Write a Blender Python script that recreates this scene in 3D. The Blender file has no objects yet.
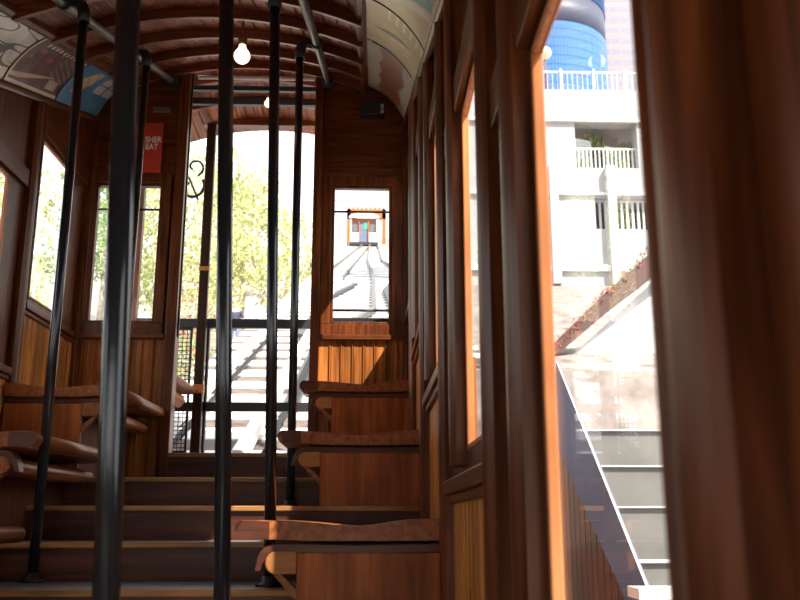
import bpy, bmesh, math, random
from mathutils import Vector, Matrix
random.seed(7)
S = bpy.context.scene
COL = S.collection
SL = 1/3.0                      # the grade of the incline: everything long in the car climbs 1 in 3

# ------------------------------------------------------------------ mesh helpers
class MB:
    def __init__(s): s.v=[]; s.f=[]; s.m=[]; s.sm=[]
    def add(s, vs, fs, mi=0, smooth=False):
        o=len(s.v); s.v+= [tuple(p) for p in vs]
        for f in fs: s.f.append([i+o for i in f]); s.m.append(mi); s.sm.append(smooth)
    def box(s, x0,x1,y0,y1,z0,z1, sl=0, mi=0):
        # sl shears z with y (members that follow the incline)
        d=(y1-y0)*sl
        vs=[(x0,y0,z0),(x1,y0,z0),(x1,y1,z0+d),(x0,y1,z0+d),(x0,y0,z1),(x1,y0,z1),(x1,y1,z1+d),(x0,y1,z1+d)]
        s.add(vs,[(0,3,2,1),(4,5,6,7),(0,1,5,4),(1,2,6,5),(2,3,7,6),(3,0,4,7)],mi); return s
    def prism(s, poly, vec, mi=0, smooth=False):
        n=len(poly); vec=Vector(vec)
        vs=[Vector(p) for p in poly]+[Vector(p)+vec for p in poly]
        fs=[tuple(range(n-1,-1,-1)), tuple(range(n,2*n))]
        o=len(s.v); s.v+=[tuple(p) for p in vs]
        for f in fs: s.f.append([i+o for i in f]); s.m.append(mi); s.sm.append(False)
        for i in range(n):
            j=(i+1)%n; s.f.append([o+i,o+j,o+j+n,o+i+n]); s.m.append(mi); s.sm.append(smooth)
        return s
    def tube(s, pts, r, n=14, mi=0, cap=True):
        pts=[Vector(p) for p in pts]; rs=r if isinstance(r,(list,tuple)) else [r]*len(pts)
        rings=[]; up=None
        for i,p in enumerate(pts):
            a=pts[max(i-1,0)]; b=pts[min(i+1,len(pts)-1)]; t=(b-a).normalized()
            if up is None:
                up=t.orthogonal().normalized()
            else:
                up=(up-t*up.dot(t)).normalized()
            w=t.cross(up)
            rings.append([p+(up*math.cos(2*math.pi*k/n)+w*math.sin(2*math.pi*k/n))*rs[i] for k in range(n)])
        vs=[q for g in rings for q in g]; fs=[]
        for i in range(len(pts)-1):
            for k in range(n):
                k2=(k+1)%n; fs.append((i*n+k,i*n+k2,(i+1)*n+k2,(i+1)*n+k))
        s.add(vs,fs,mi,True)
        if cap:
            o=len(s.v)-len(vs)
            s.f.append([o+k for k in range(n-1,-1,-1)]); s.m.append(mi); s.sm.append(False)
            s.f.append([o+(len(pts)-1)*n+k for k in range(n)]); s.m.append(mi); s.sm.append(False)
        return s
    def lathe(s, c, prof, n=20, mi=0):
        c=Vector(c); vs=[]; fs=[]
        for r,z in prof:
            for k in range(n): vs.append(c+Vector((r*math.cos(2*math.pi*k/n), r*math.sin(2*math.pi*k/n), z)))
        for i in range(len(prof)-1):
            for k in range(n):
                k2=(k+1)%n; fs.append((i*n+k,i*n+k2,(i+1)*n+k2,(i+1)*n+k))
        s.add(vs,fs,mi,True); return s
    def build(s, name, mats, parent=None, bevel=0):
        me=bpy.data.meshes.new(name)
        off=Vector(wl(parent)) if parent else Vector((0,0,0))
        me.from_pydata([tuple(Vector(p)-off) for p in s.v],[],s.f)
        if not isinstance(mats,(list,tuple)): mats=[mats]
        for m in mats: me.materials.append(m)
        me.polygons.foreach_set('material_index', s.m); me.polygons.foreach_set('use_smooth', s.sm)
        bm=bmesh.new(); bm.from_mesh(me); bmesh.ops.recalc_face_normals(bm,faces=bm.faces); bm.to_mesh(me); bm.free()
        me.update()
        o=bpy.data.objects.new(name, me); COL.objects.link(o)
        if parent: o.parent=parent
        if bevel:
            b=o.modifiers.new('bevel','BEVEL'); b.width=bevel; b.segments=2; b.limit_method='ANGLE'; b.angle_limit=math.radians(50)
        return o

def wl(o):
    v=Vector(o.location)
    while o.parent: o=o.parent; v+=Vector(o.location)
    return v
def tag(o, label, cat, group=None, kind=None):
    o['label']=label; o['category']=cat
    if group: o['group']=group
    if kind: o['kind']=kind
    return o
def struct(o): o['kind']='structure'; return o
def thing(name, label, cat, loc, group=None):
    o=bpy.data.objects.new(name,None); COL.objects.link(o); o.location=loc; o.empty_display_size=.1
    return tag(o,label,cat,group)
def copy_tree(o, parent=None):
    c=o.copy(); COL.objects.link(c)
    if parent: c.parent=parent
    for ch in [k for k in S.objects if k.parent==o]: copy_tree(ch,c)
    return c

# ------------------------------------------------------------------ materials
def newmat(name):
    m=bpy.data.materials.new(name); m.use_nodes=True
    nt=m.node_tree; return m, nt, nt.nodes['Principled BSDF']
def plain(name, col, rough=.5, metal=0, coat=0, noise=0, nscale=8, bump=0):
    m,nt,b=newmat(name)
    b.inputs['Base Color'].default_value=(*col,1); b.inputs['Roughness'].default_value=rough
    b.inputs['Metallic'].default_value=metal; b.inputs['Coat Weight'].default_value=coat; b.inputs['Coat Roughness'].default_value=.15
    if noise or bump:
        tc=nt.nodes.new('ShaderNodeTexCoord'); n=nt.nodes.new('ShaderNodeTexNoise'); n.inputs['Scale'].default_value=nscale; n.inputs['Detail'].default_value=6
        nt.links.new(tc.outputs['Object'],n.inputs['Vector'])
        if noise:
            r=nt.nodes.new('ShaderNodeValToRGB'); r.color_ramp.elements[0].position=.3; r.color_ramp.elements[1].position=.7
            r.color_ramp.elements[0].color=(*[c*(1-noise) for c in col],1); r.color_ramp.elements[1].color=(*[min(1,c*(1+noise)) for c in col],1)
            nt.links.new(n.outputs['Fac'],r.inputs['Fac']); nt.links.new(r.outputs['Color'],b.inputs['Base Color'])
        if bump:
            bp=nt.nodes.new('ShaderNodeBump'); bp.inputs['Strength'].default_value=bump; bp.inputs['Distance'].default_value=.01
            nt.links.new(n.outputs['Fac'],bp.inputs['Height']); nt.links.new(bp.outputs['Normal'],b.inputs['Normal'])
    return m
def wood(name, dark, light, axis='Y', rough=.3, coat=.35, board=None, baxis='Y', scale=1.0, spread=.35):
    """stained, varnished wood; grain runs along axis; board = width of the boards counted along baxis"""
    m,nt,b=newmat(name); N=nt.nodes.new; L=nt.links.new
    tc=N('ShaderNodeTexCoord'); mp=N('ShaderNodeMapping'); 
    sc={'X':(3,45,45),'Y':(45,3,45),'Z':(45,45,3)}[axis]; mp.inputs['Scale'].default_value=[k*scale for k in sc]
    L(tc.outputs['Object'],mp.inputs['Vector'])
    n=N('ShaderNodeTexNoise'); n.inputs['Scale'].default_value=1; n.inputs['Detail'].default_value=5; n.inputs['Distortion'].default_value=.6
    L(mp.outputs['Vector'],n.inputs['Vector'])
    n2=N('ShaderNodeTexNoise'); n2.inputs['Scale'].default_value=2.2; n2.inputs['Detail'].default_value=3
    L(tc.outputs['Object'],n2.inputs['Vector'])
    r=N('ShaderNodeValToRGB'); r.color_ramp.elements[0].position=.32; r.color_ramp.elements[1].position=.68
    r.color_ramp.elements[0].color=(*dark,1); r.color_ramp.elements[1].color=(*light,1)
    L(n.outputs['Fac'],r.inputs['Fac'])
    mr=N('ShaderNodeMapRange'); mr.inputs['From Min'].default_value=.3; mr.inputs['From Max'].default_value=.7; mr.inputs['To Min'].default_value=1-spread; mr.inputs['To Max'].default_value=1+spread
    src=n2.outputs['Fac']
    if board:
        sp=N('ShaderNodeSeparateXYZ'); L(tc.outputs['Object'],sp.inputs[0])
        d=N('ShaderNodeMath'); d.operation='DIVIDE'; d.inputs[1].default_value=board; L(sp.outputs[baxis],d.inputs[0])
        fl=N('ShaderNodeMath'); fl.operation='FLOOR'; L(d.outputs[0],fl.inputs[0])
        wn=N('ShaderNodeTexWhiteNoise'); wn.noise_dimensions='1D'; L(fl.outputs[0],wn.inputs['W'])
        mx=N('ShaderNodeMath'); mx.operation='MULTIPLY_ADD'; mx.inputs[1].default_value=.35; L(wn.outputs['Value'],mx.inputs[0])
        m5=N('ShaderNodeMath'); m5.operation='MULTIPLY'; m5.inputs[1].default_value=.65; L(n2.outputs['Fac'],m5.inputs[0]); L(m5.outputs[0],mx.inputs[2]); src=mx.outputs[0]
    L(src,mr.inputs['Value'])
    mul=N('ShaderNodeVectorMath'); mul.operation='SCALE'; L(r.outputs['Color'],mul.inputs[0]); L(mr.outputs[0],mul.inputs['Scale'])
    L(mul.outputs[0],b.inputs['Base Color'])
    b.inputs['Roughness'].default_value=rough; b.inputs['Coat Weight'].default_value=coat*.35; b.inputs['Coat Roughness'].default_value=.2; b.inputs['Specular IOR Level'].default_value=.26; b.inputs['Specular Tint'].default_value=(1,.78,.6,1)
    bp=N('ShaderNodeBump'); bp.inputs['Strength'].default_value=.25; bp.inputs['Distance'].default_value=.002
    L(n.outputs['Fac'],bp.inputs['Height']); L(bp.outputs['Normal'],b.inputs['Normal'])
    return m
M={}
M['frame']  =wood('dark stained wood upright',(.045,.011,.0035),(.165,.043,.011),'Z',.34,.22)
M['frame_x']=wood('dark stained wood across',(.045,.011,.0035),(.165,.043,.011),'X',.36,.2)
M['frame_y']=wood('dark stained wood along',(.05,.013,.0045),(.175,.048,.013),'Y',.33,.25)
M['sash']   =wood('sun-toned varnished sash',(.28,.09,.03),(.46,.17,.06),'Z',.3,.4)  # sunlight on the sash reveals is put into this orange
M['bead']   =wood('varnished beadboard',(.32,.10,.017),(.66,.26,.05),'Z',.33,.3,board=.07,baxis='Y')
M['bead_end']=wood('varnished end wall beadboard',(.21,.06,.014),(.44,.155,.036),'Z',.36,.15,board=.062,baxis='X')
M['plank']  =wood('ceiling planks',(.11,.028,.011),(.29,.085,.034),'Y',.5,.1,board=.062,baxis='X')
M['rib']    =wood('ceiling rib',(.09,.022,.01),(.20,.055,.022),'X',.35,.3)
M['bench']  =wood('bench seat wood',(.17,.045,.013),(.36,.12,.036),'Y',.36,.18)
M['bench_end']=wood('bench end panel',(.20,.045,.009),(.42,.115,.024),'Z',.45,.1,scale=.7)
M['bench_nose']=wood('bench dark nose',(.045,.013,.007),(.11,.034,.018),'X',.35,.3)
M['block']  =wood('orange sun-toned wood',(.32,.12,.035),(.45,.18,.06),'X',.45,.1)  # brighter orange paints sunlight on the right bench rails; also post fittings
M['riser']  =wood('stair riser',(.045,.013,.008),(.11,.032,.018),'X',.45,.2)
M['panel_shade']=wood('matte side panel with seat shade',(.06,.018,.008),(.14,.045,.02),'Z',.7,0)  # shade under the seats is put into this dark colour
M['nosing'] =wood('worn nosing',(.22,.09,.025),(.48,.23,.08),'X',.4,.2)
M['tread']  =plain('grey rubber tread',(.16,.155,.165),.45,noise=.25,nscale=30)
M['black']  =plain('black gloss paint',(.012,.014,.016),.22,coat=.5,bump=.05,nscale=60)
M['pipe']   =plain('grey painted pipe',(.10,.095,.09),.38,noise=.4,nscale=12)
M['iron']   =plain('black iron',(.015,.015,.016),.45)
M['skin_out']=plain('orange car paint',(.30,.08,.015),.4)
M['concrete']=plain('pale concrete',(.44,.43,.42),.85,noise=.08,nscale=1.3,bump=.1)
M['concrete2']=plain('grey concrete with shade in it',(.15,.142,.13),.85,noise=.2,nscale=2,bump=.1)  # the shade on the terraces is mixed into this darker concrete
M['white']  =plain('white paint',(.62,.61,.60),.5,noise=.04,nscale=3)
M['blueconc']=plain('blue grey painted wall',(.11,.13,.21),.7,noise=.2,nscale=2)
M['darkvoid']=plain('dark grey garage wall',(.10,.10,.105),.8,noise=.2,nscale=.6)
M['red']    =plain('red sign enamel',(.50,.045,.02),.4)
M['signwhite']=plain('cream lettering',(.85,.72,.62),.5)
M['bark']   =plain('pale bark',(.50,.44,.37),.85,noise=.35,nscale=5,bump=.4)
M['metal']  =plain('brushed grey plate',(.30,.28,.26),.35,metal=.8)
M['steel']  =plain('rail steel',(.10,.09,.08),.5,metal=.2,noise=.3,nscale=4)
M['socket'] =plain('brass socket',(.35,.24,.12),.3,metal=.8)
def leafmat(name, col):
    m,nt,b=newmat(name)
    tc=nt.nodes.new('ShaderNodeTexCoord'); n=nt.nodes.new('ShaderNodeTexNoise'); n.inputs['Scale'].default_value=1.4
    r=nt.nodes.new('ShaderNodeValToRGB'); r.color_ramp.elements[0].position=.35; r.color_ramp.elements[1].position=.65
    r.color_ramp.elements[0].color=(*[c*.6 for c in col],1); r.color_ramp.elements[1].color=(*[c*1.3 for c in col],1)
    nt.links.new(tc.outputs['Object'],n.inputs['Vector']); nt.links.new(n.outputs['Fac'],r.inputs['Fac']); nt.links.new(r.outputs['Color'],b.inputs['Base Color'])
    b.inputs['Roughness'].default_value=.5
    t=nt.nodes.new('ShaderNodeBsdfTranslucent'); nt.links.new(r.outputs['Color'],t.inputs['Color'])
    mx=nt.nodes.new('ShaderNodeMixShader'); mx.inputs[0].default_value=.5
    out=nt.nodes['Material Output']; nt.links.new(b.outputs[0],mx.inputs[1]); nt.links.new(t.outputs[0],mx.inputs[2]); nt.links.new(mx.outputs[0],out.inputs['Surface'])
    return m
M['leaf_y']=leafmat('yellow green leaves',(.50,.53,.23))
M['leaf_g']=leafmat('green leaves',(.28,.40,.14))
M['flower']=leafmat('red flowers',(.65,.16,.12))
def glassmat():
    m=bpy.data.materials.new('clear window glass'); m.use_nodes=True; nt=m.node_tree; nt.nodes.clear()
    o=nt.nodes.new('ShaderNodeOutputMaterial'); t=nt.nodes.new('ShaderNodeBsdfTransparent'); g=nt.nodes.new('ShaderNodeBsdfGlossy'); x=nt.nodes.new('ShaderNodeMixShader'); f=nt.nodes.new('ShaderNodeMath'); lw=nt.nodes.new('ShaderNodeLayerWeight'); pw_=nt.nodes.new('ShaderNodeMath')
    t.inputs['Color'].default_value=(.95,.96,.97,1); g.inputs['Roughness'].default_value=.01; lw.inputs['Blend'].default_value=.5; pw_.operation='POWER'; pw_.inputs[1].default_value=5; nt.links.new(lw.outputs['Facing'],pw_.inputs[0]); f.operation='MULTIPLY_ADD'; f.inputs[1].default_value=.55; f.inputs[2].default_value=.02; nt.links.new(pw_.outputs[0],f.inputs[0])
    nt.links.new(f.outputs[0],x.inputs[0]); nt.links.new(t.outputs[0],x.inputs[1]); nt.links.new(g.outputs[0],x.inputs[2]); nt.links.new(x.outputs[0],o.inputs['Surface'])
    return m
M['glass']=glassmat()
def emis(name,col,st):
    m,nt,b=newmat(name); b.inputs['Emission Color'].default_value=(*col,1); b.inputs['Emission Strength'].default_value=st; b.inputs['Base Color'].default_value=(*col,1); return m
M['bulb']=emis('lit bulb glass',(1,.74,.42),2.0)

# ------------------------------------------------------------------ car dimensions (metres, eye level is z = 0)
XR, XL = .205, -1.645           # inner faces of the side walls
YB, YF = -1.35, 5.0             # back wall, uphill end wall
def covebot(y): return 2.30-(5-y)*SL
def floorz(y):                  # steps .4 deep, .125 high, landing from 4.0
    if y>=4.0: return .175
    return .175-.125*math.ceil((4.0-y)/.4-1e-6)

# ---- stairs and floor
fl=MB(); ny=0
y=4.0; z=.175
fl.box(XL,XR,4.0,5.0,z-.25,z)
while y>YB:
    y0=max(y-.4,YB); z-=.125
    fl.box(XL,XR,y0,y,z-.25,z,0,0); y-=.4
floor=struct(fl.build('floor',[M['tread']]))
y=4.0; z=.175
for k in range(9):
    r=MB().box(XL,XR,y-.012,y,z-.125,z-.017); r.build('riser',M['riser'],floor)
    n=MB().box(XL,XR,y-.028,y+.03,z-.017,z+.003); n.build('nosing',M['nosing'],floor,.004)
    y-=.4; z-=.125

# ---- profiles with V grooves
def grooved(a0,a1,w,depth,g=.004):
    """list of (a, d): positions along the wall and depth of the face"""
    pts=[(a0,0)]; n=max(1,round((a1-a0)/w)); w=(a1-a0)/n
    for i in range(1,n):
        a=a0+i*w; pts+=[(a-g,0),(a,-depth),(a+g,0)]
        # a bead beside the groove
        pts+=[(a+g+.006,-depth*.4),(a+g+.010,0)]
    pts.append((a1,0)); return pts

# ---- side walls
def side_wall(name, X, sgn, bounds, sill0, gx0, gx1, gz0, gz1, win_start, gofs):
    """sgn=+1 right wall (inside faces -x), -1 left wall. bounds ascending unit starts; sill0(b) sill height."""
    out=X+sgn*.075
    wall=struct(MB().box(min(out,out+sgn*.012),max(out,out+sgn*.012),YB,YF,floorz(YB)-.5,floorz(YB)-.18).build(name,M['skin_out']))
    ends=bounds[1:]+[YF]
    bd=MB(); shell=MB()
    for i,b in enumerate(bounds):
        e=ends[i]; s=sill0(b); ys=max(b,YB)
        fz=lambda y: 0.175-(5-y)*SL-.25
        # beadboard below the sill (upright boards, grooved), sloping foot
        pr=grooved(ys,e,.07,.007,.005)
        zb0=fz(ys); 
        for j in range(len(pr)-1):
            (a0,d0),(a1,d1)=pr[j],pr[j+1]
            x0=X+sgn*.008-sgn*d0; x1=X+sgn*.008-sgn*d1
            bd.add([(x0,a0,fz(a0)),(x1,a1,fz(a1)),(x1,a1,s),(x0,a0,s)],[(0,1,2,3)])
        shell.prism([(X+sgn*.016,ys,fz(ys)),(X+sgn*.016,e,fz(e)),(X+sgn*.016,e,s-.002),(X+sgn*.016,ys,s-.002)],(sgn*.06,0,0))
        # frame plate around the glass (recessed panel), above the sill up to the cove
        g0=max(b+gx0,YB); g1=min(b+gx1+({.51:.035,3.21:.10}.get(b,0)),e-.06)
        plate=MB(); px0=X+sgn*.014; pv=(sgn*.012,0,0)
        zt=lambda y: covebot(y)+.07
        if g0>YB and g0>ys: plate.prism([(px0,ys,s),(px0,g0,s),(px0,g0,zt(g0)),(px0,ys,zt(ys))],pv)
        plate.prism([(px0,g1,s),(px0,e,s),(px0,e,zt(e)),(px0,g1,zt(g1))],pv)
        plate.prism([(px0,g0,s),(px0,g1,s),(px0,g1,s+gz0),(px0,g0,s+gz0)],pv)
        plate.prism([(px0,g0,s+gz1),(px0,g1,s+gz1),(px0,g1,zt(g1)),(px0,g0,zt(g0))],pv)
        w=struct(plate.build('window_%d'%(win_start+i),M['frame']))
        # sash round the glass
        sa=MB(); sx=X+sgn*.010; sv=(sgn*.016,0,0); t=.013
        if g1-g0>.15:
            for (a,b2,c,d) in ((g0-.001,g0+t,s+gz0,s+gz1),(g1-t,g1+.001,s+gz0,s+gz1),(g0+t,g1-t,s+gz0,s+gz0+t),(g0+t,g1-t,s+gz1-t,s+gz1)):
                sa.prism([(sx,a,c),(sx,b2,c),(sx,b2,d),(sx,a,d)],sv)
            sa.build('sash',M['sash'],w,.003)
            gl=MB().box(min(X+sgn*.020,X+sgn*.023),max(X+sgn*.020,X+sgn*.023),g0+t,g1-t,s+gz0+t,s+gz1-t)
            gl.build('glass',M['glass'],w)
        # casing either side of the recess beyond the glass
        def cas(a0,a1,z0,z1f,bulge,nm='casing',mt=None):
            if a1<=YB or a0>=YF: return
            a0=max(a0,YB+.0); a1=min(a1,YF)
            m=MB(); n=7; poly=[]
            for k in range(n+1):
                t_=k/n; a=a0+(a1-a0)*t_; d=.012+bulge*math.sin(math.pi*t_)
                poly.append((a,d))
            zt0=z1f((a0+a1)/2)
            base=[(X-sgn*d,a,z0) for a,d in poly]+[(X+sgn*.014,a1,z0),(X+sgn*.014,a0,z0)]
            m.prism(base,(0,0,zt0-z0),smooth=False)
            o=m.build(nm,mt or M['frame'],w); 
        ct=lambda y: covebot(y)
        if e-gofs-.22>g1-.2:
            cas(g1+.022,g1+.115,s+.03,ct,.012)
        cas(e-.032,e+.058,fz(e),ct,.014,'post')
        if e+.062<YF: cas(e+.064,e+.088,sill0(e)+.02,ct,.005,'bead')
        # level header board over the window and sill moulding
        hd=MB(); hz=s+gz1+.012
        hd.box(min(X-sgn*.006,X+sgn*.014),max(X-sgn*.006,X+sgn*.014),max(b+.06,YB),e-.035,hz,hz+.085); 
        if covebot(b+.1)>hz+.03: hd.build('header',M['frame_y'],w,.003)
        sm=MB(); x0,x1=sorted((X-sgn*.018,X+sgn*.014)); a0=max(b+.06,YB); sm.box(x0,x1,a0,e-.03,s-.028,s+.006)
        x0,x1=sorted((X-sgn*.006,X+sgn*.014)); sm.box(x0,x1,a0,e-.03,s-.05,s-.028)
        sm.build('sill',M['frame_y'],w,.004)
        # raking crown above header
    bd.build('beadboard',M['bead'],wall)
    shell.build('outer_skin',M['skin_out'],wall)
    return wall
RB=[-1.37,-.43,.51,1.45,2.39,3.33,4.27]
RS={-1.37:-.915,-.43:-.58,.51:-.245,1.45:.09,2.39:.428,3.33:.76,4.27:1.09,5.0:1.1}
side_wall('wall_right',XR,1,RB,lambda b:RS[b],.09,.58,.06,.875,1,.3)
LB=[-1.49,-.55,.39,1.33,2.27,3.21,4.15]
LS={b:1.0-(4.15-b)/.94*.335 for b in LB}; LS[5.0]=1.05
side_wall('wall_left',XL,-1,LB,lambda b:LS[b],.10,.62,.045,.865,8,.3)

# ---- cove (curved ad boards) and ceiling
def cove_pt(side,t,y,out=0):
    if side>0: x0,z0,x1,z1=XR-.01,2.31,-.05,2.555
    else: x0,z0,x1,z1=XL+.01,2.30,-1.43,2.54
    a=t*math.pi/2; ex=x0+(x1-x0)*(1-math.cos(a)); ez=z0+(z1-z0)*math.sin(a)
    lx=x0+(x1-x0)*t; lz=z0+(z1-z0)*t
    k=.55; x=ex*k+lx*(1-k); z=ez*k+lz*(1-k)
    nx,nz=(z1-z0),-(x1-x0)
    if side<0: nx,nz=-(z1-z0),(x1-x0)
    l=math.hypot(nx,nz); nx/=l; nz/=l
    return (x+nx*out, y, z+nz*out-(5-y)*SL)
YT=5.06                         # the roof runs on over the platform
for side in (1,-1):
    m=MB(); n=12
    poly=[cove_pt(side,k/n,YB,.004) for k in range(n+1)]+[cove_pt(side,k/n,YB,.04) for k in range(n,-1,-1)]
    m.prism(poly,(0,YF-YB,(YF-YB)*SL),smooth=True)
    o=struct(m.build('trim_%d'%(1 if side>0 else 2),M['frame_y']))
    # lower and upper mouldings that hold the boards
    for t,a,nm in ((0,.028,'moulding'),(1,.046,'moulding')):
        c=cove_pt(side,t,YB,-.004); mm=MB()
        pr=[(c[0]+a*.55*math.cos(q*math.pi/4+.3),YB,c[2]+a*.6*math.sin(q*math.pi/4+.3)) for q in range(8)]
        mm.prism(pr,(0,YF-YB,(YF-YB)*SL)); mm.build(nm,M['frame_y'],o)
cx=(-.05-1.43)/2; hw=.70; sag=.145; RR=(hw*hw+sag*sag)/2/sag
def roofz(x,y): return 2.69-RR+math.sqrt(RR*RR-(x-cx)**2)-(5-y)*SL
ceil=MB(); prof=[]
for a,d in grooved(-1.44,-.04,.062,.006,.003):
    prof.append((a,roofz(a,YB)-d))
poly=[(a,YB,z) for a,z in prof]+[(a,YB,roofz(a,YB)+.03) for a in (-.04,-.3,-.6,-.9,-1.2,-1.44)]
ceil.prism(poly,(0,YT-YB,(YT-YB)*SL))
ceiling=struct(ceil.build('ceiling',M['plank']))
y=4.93
while y>YB+.2:
    m=MB(); n=16; xs=[-1.43+(1.38)*k/n for k in range(n+1)]
    poly=[(x,y,roofz(x,y)-.052) for x in xs]+[(x,y,roofz(x,y)+.002) for x in reversed(xs)]
    m.prism(poly,(0,.04,.04*SL)); m.build('rib',M['rib'],ceiling,.004)
    y-=.42
PR=2.775
def plz(x): return PR-RR+math.sqrt(RR*RR-(x-cx)**2)
m=MB(); poly=[(a,YF+.03,plz(a)-d) for a,d in grooved(-1.44,-.04,.062,.006,.003)]+[(a,YF+.03,plz(a)+.03) for a in (-.04,-.3,-.6,-.9,-1.2,-1.44)]
m.prism(poly,(0,1.15,0)); prf=struct(m.build('ceiling_platform',M['plank']))
MB().prism([(-.05,YF+.05,plz(-.05)),(XR+.05,YF+.05,2.45),(XR+.05,YF+.05,2.5),(-.05,YF+.05,plz(-.05)+.05)],(0,1.1,0)).build('eave_board',M['rib'],prf)
MB().prism([(-1.43,YF+.05,plz(-1.43)),(XL-.05,YF+.05,2.45),(XL-.05,YF+.05,2.5),(-1.43,YF+.05,plz(-1.43)+.05)],(0,1.1,0)).build('eave_board',M['rib'],prf)
for y in (5.30,5.62):
    m=MB(); n=16; xs=[-1.43+(1.38)*k/n for k in range(n+1)]
    poly=[(x,y,plz(x)-.045) for x in xs]+[(x,y,plz(x)+.002) for x in reversed(xs)]
    m.prism(poly,(0,.04,0)); m.build('rib',M['rib'],prf,.004)

# ---- end wall (uphill) with doorway and two windows
DX0,DX1=-1.09,-.345
WZ0,WZ1=1.07,1.90; SZ=1.0
fw=MB(); T=.05
def piece(m,x0,x1,z0,z1): m.box(x0,x1,YF,YF+T,z0,z1)
for (xa,xb,w0,w1) in ((DX1,XR+.05,-.235,.112),(XL-.05,DX0,-1.60,-1.215)):
    piece(fw,xa,w0,SZ,WZ1+.02) if xa<w0 else None
    piece(fw,w1,xb,SZ,WZ1+.02)
    piece(fw,w0,w1,SZ,WZ0)
    n=8; xs=[xa+(xb-xa)*k/n for k in range(n+1)]
    def top(x):
        if x>-.05: return 2.60
        if x<-1.43: return 2.60
        return roofz(x,YF)+.02
    fw.prism([(xa,YF,WZ1),(xb,YF,WZ1)]+[(x,YF,top(x)) for x in reversed(xs)],(0,T,0))
wf=struct(fw.build('wall_front',M['frame_x']))
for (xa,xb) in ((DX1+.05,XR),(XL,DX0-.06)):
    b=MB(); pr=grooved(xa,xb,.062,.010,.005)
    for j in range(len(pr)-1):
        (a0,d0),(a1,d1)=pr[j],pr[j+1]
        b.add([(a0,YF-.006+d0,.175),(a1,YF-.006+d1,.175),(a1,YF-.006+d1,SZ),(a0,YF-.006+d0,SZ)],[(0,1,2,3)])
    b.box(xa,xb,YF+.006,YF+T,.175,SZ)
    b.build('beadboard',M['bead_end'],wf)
for i,(x0,x1,w0,w1) in enumerate(((-.295,.19,-.235,.112),(-1.635,-1.165,-1.60,-1.215))):
    w=MB(); y0,y1=YF-.022,YF+.0; 
    w.box(x0,x1,y0,y1,WZ1,WZ1+.055); w.box(x0,x1,y0,y1,SZ+.005,WZ0)
    w.box(x0,w0,y0,y1,WZ0,WZ1); w.box(w1,x1,y0,y1,WZ0,WZ1)
    o=struct(w.build('window_%d'%(15+i),M['frame'],None,.004))
    s=MB(); t=.016; y0,y1=YF-.012,YF+.03
    s.box(w0,w0+t,y0,y1,WZ0,WZ1); s.box(w1-t,w1,y0,y1,WZ0,WZ1); s.box(w0+t,w1-t,y0,y1,WZ0,WZ0+t); s.box(w0+t,w1-t,y0,y1,WZ1-t,WZ1)
    s.build('sash',M['frame'],o,.003)
    MB().box(w0+t,w1-t,YF+.012,YF+.015,WZ0+t,WZ1-t).build('glass',M['glass'],o)
    b=MB().box(x0-.01,x1+.01,YF-.035,YF,SZ-.02,SZ+.008); b.build('sill',M['frame_x'],o,.004)
    # the pane's meeting bar and the guard bars outside it
    g=MB().tube([(w0-.03,YF+.09,1.775),(w1+.03,YF+.09,1.775)],.007)
    if i==0: g.tube([(w0-.03,YF+.09,1.175),(w1+.03,YF+.09,1.175)],.007); g.box(w0-.03,w1+.03,YF+.075,YF+.10,1.10,1.128)
    g.build('guard_bar',M['iron'],o)
# door jambs
dj=MB()
for x0,x1 in ((DX0-.06,DX0+.0),(DX1,DX1+.05)):
    xm=(x0+x1)/2
    dj.box(x0,x1,YF-.03,YF+T+.02,.175,roofz(xm,YF)-.0)
d1=struct(dj.build('door_1',M['frame'],None,.005))
MB().box(DX0,DX1,YF-.03,YF+T+.02,.175,.33).build('threshold_riser',M['riser'],d1)
MB().box(DX0,DX1,YF-.04,YF+T+.03,.33,.352).build('threshold',M['nosing'],d1,.004)
# corner boards
for i,(x0,x1) in enumerate(((XR-.03,XR),(XL,XL+.035))):
    struct(MB().box(x0,x1,YF-.03,YF,.175,2.27).build('trim_%d'%(3+i),M['frame'],None,.005))

# ---- back wall behind the viewer, mostly open windows
bw=MB(); zf=floorz(YB)
bw.box(XL-.05,XR+.05,YB-.05,YB,zf-.3,zf+.75)
ztop=2.75-(5-YB)*SL
bw.box(XL-.05,XR+.05,YB-.05,YB,ztop-.35,ztop)
for x in (XL-.05,-1.08,-.42,XR-.01): bw.box(x,x+.06,YB-.05,YB,zf+.75,ztop-.35)
struct(bw.build('wall_back',M['frame']))

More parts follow.
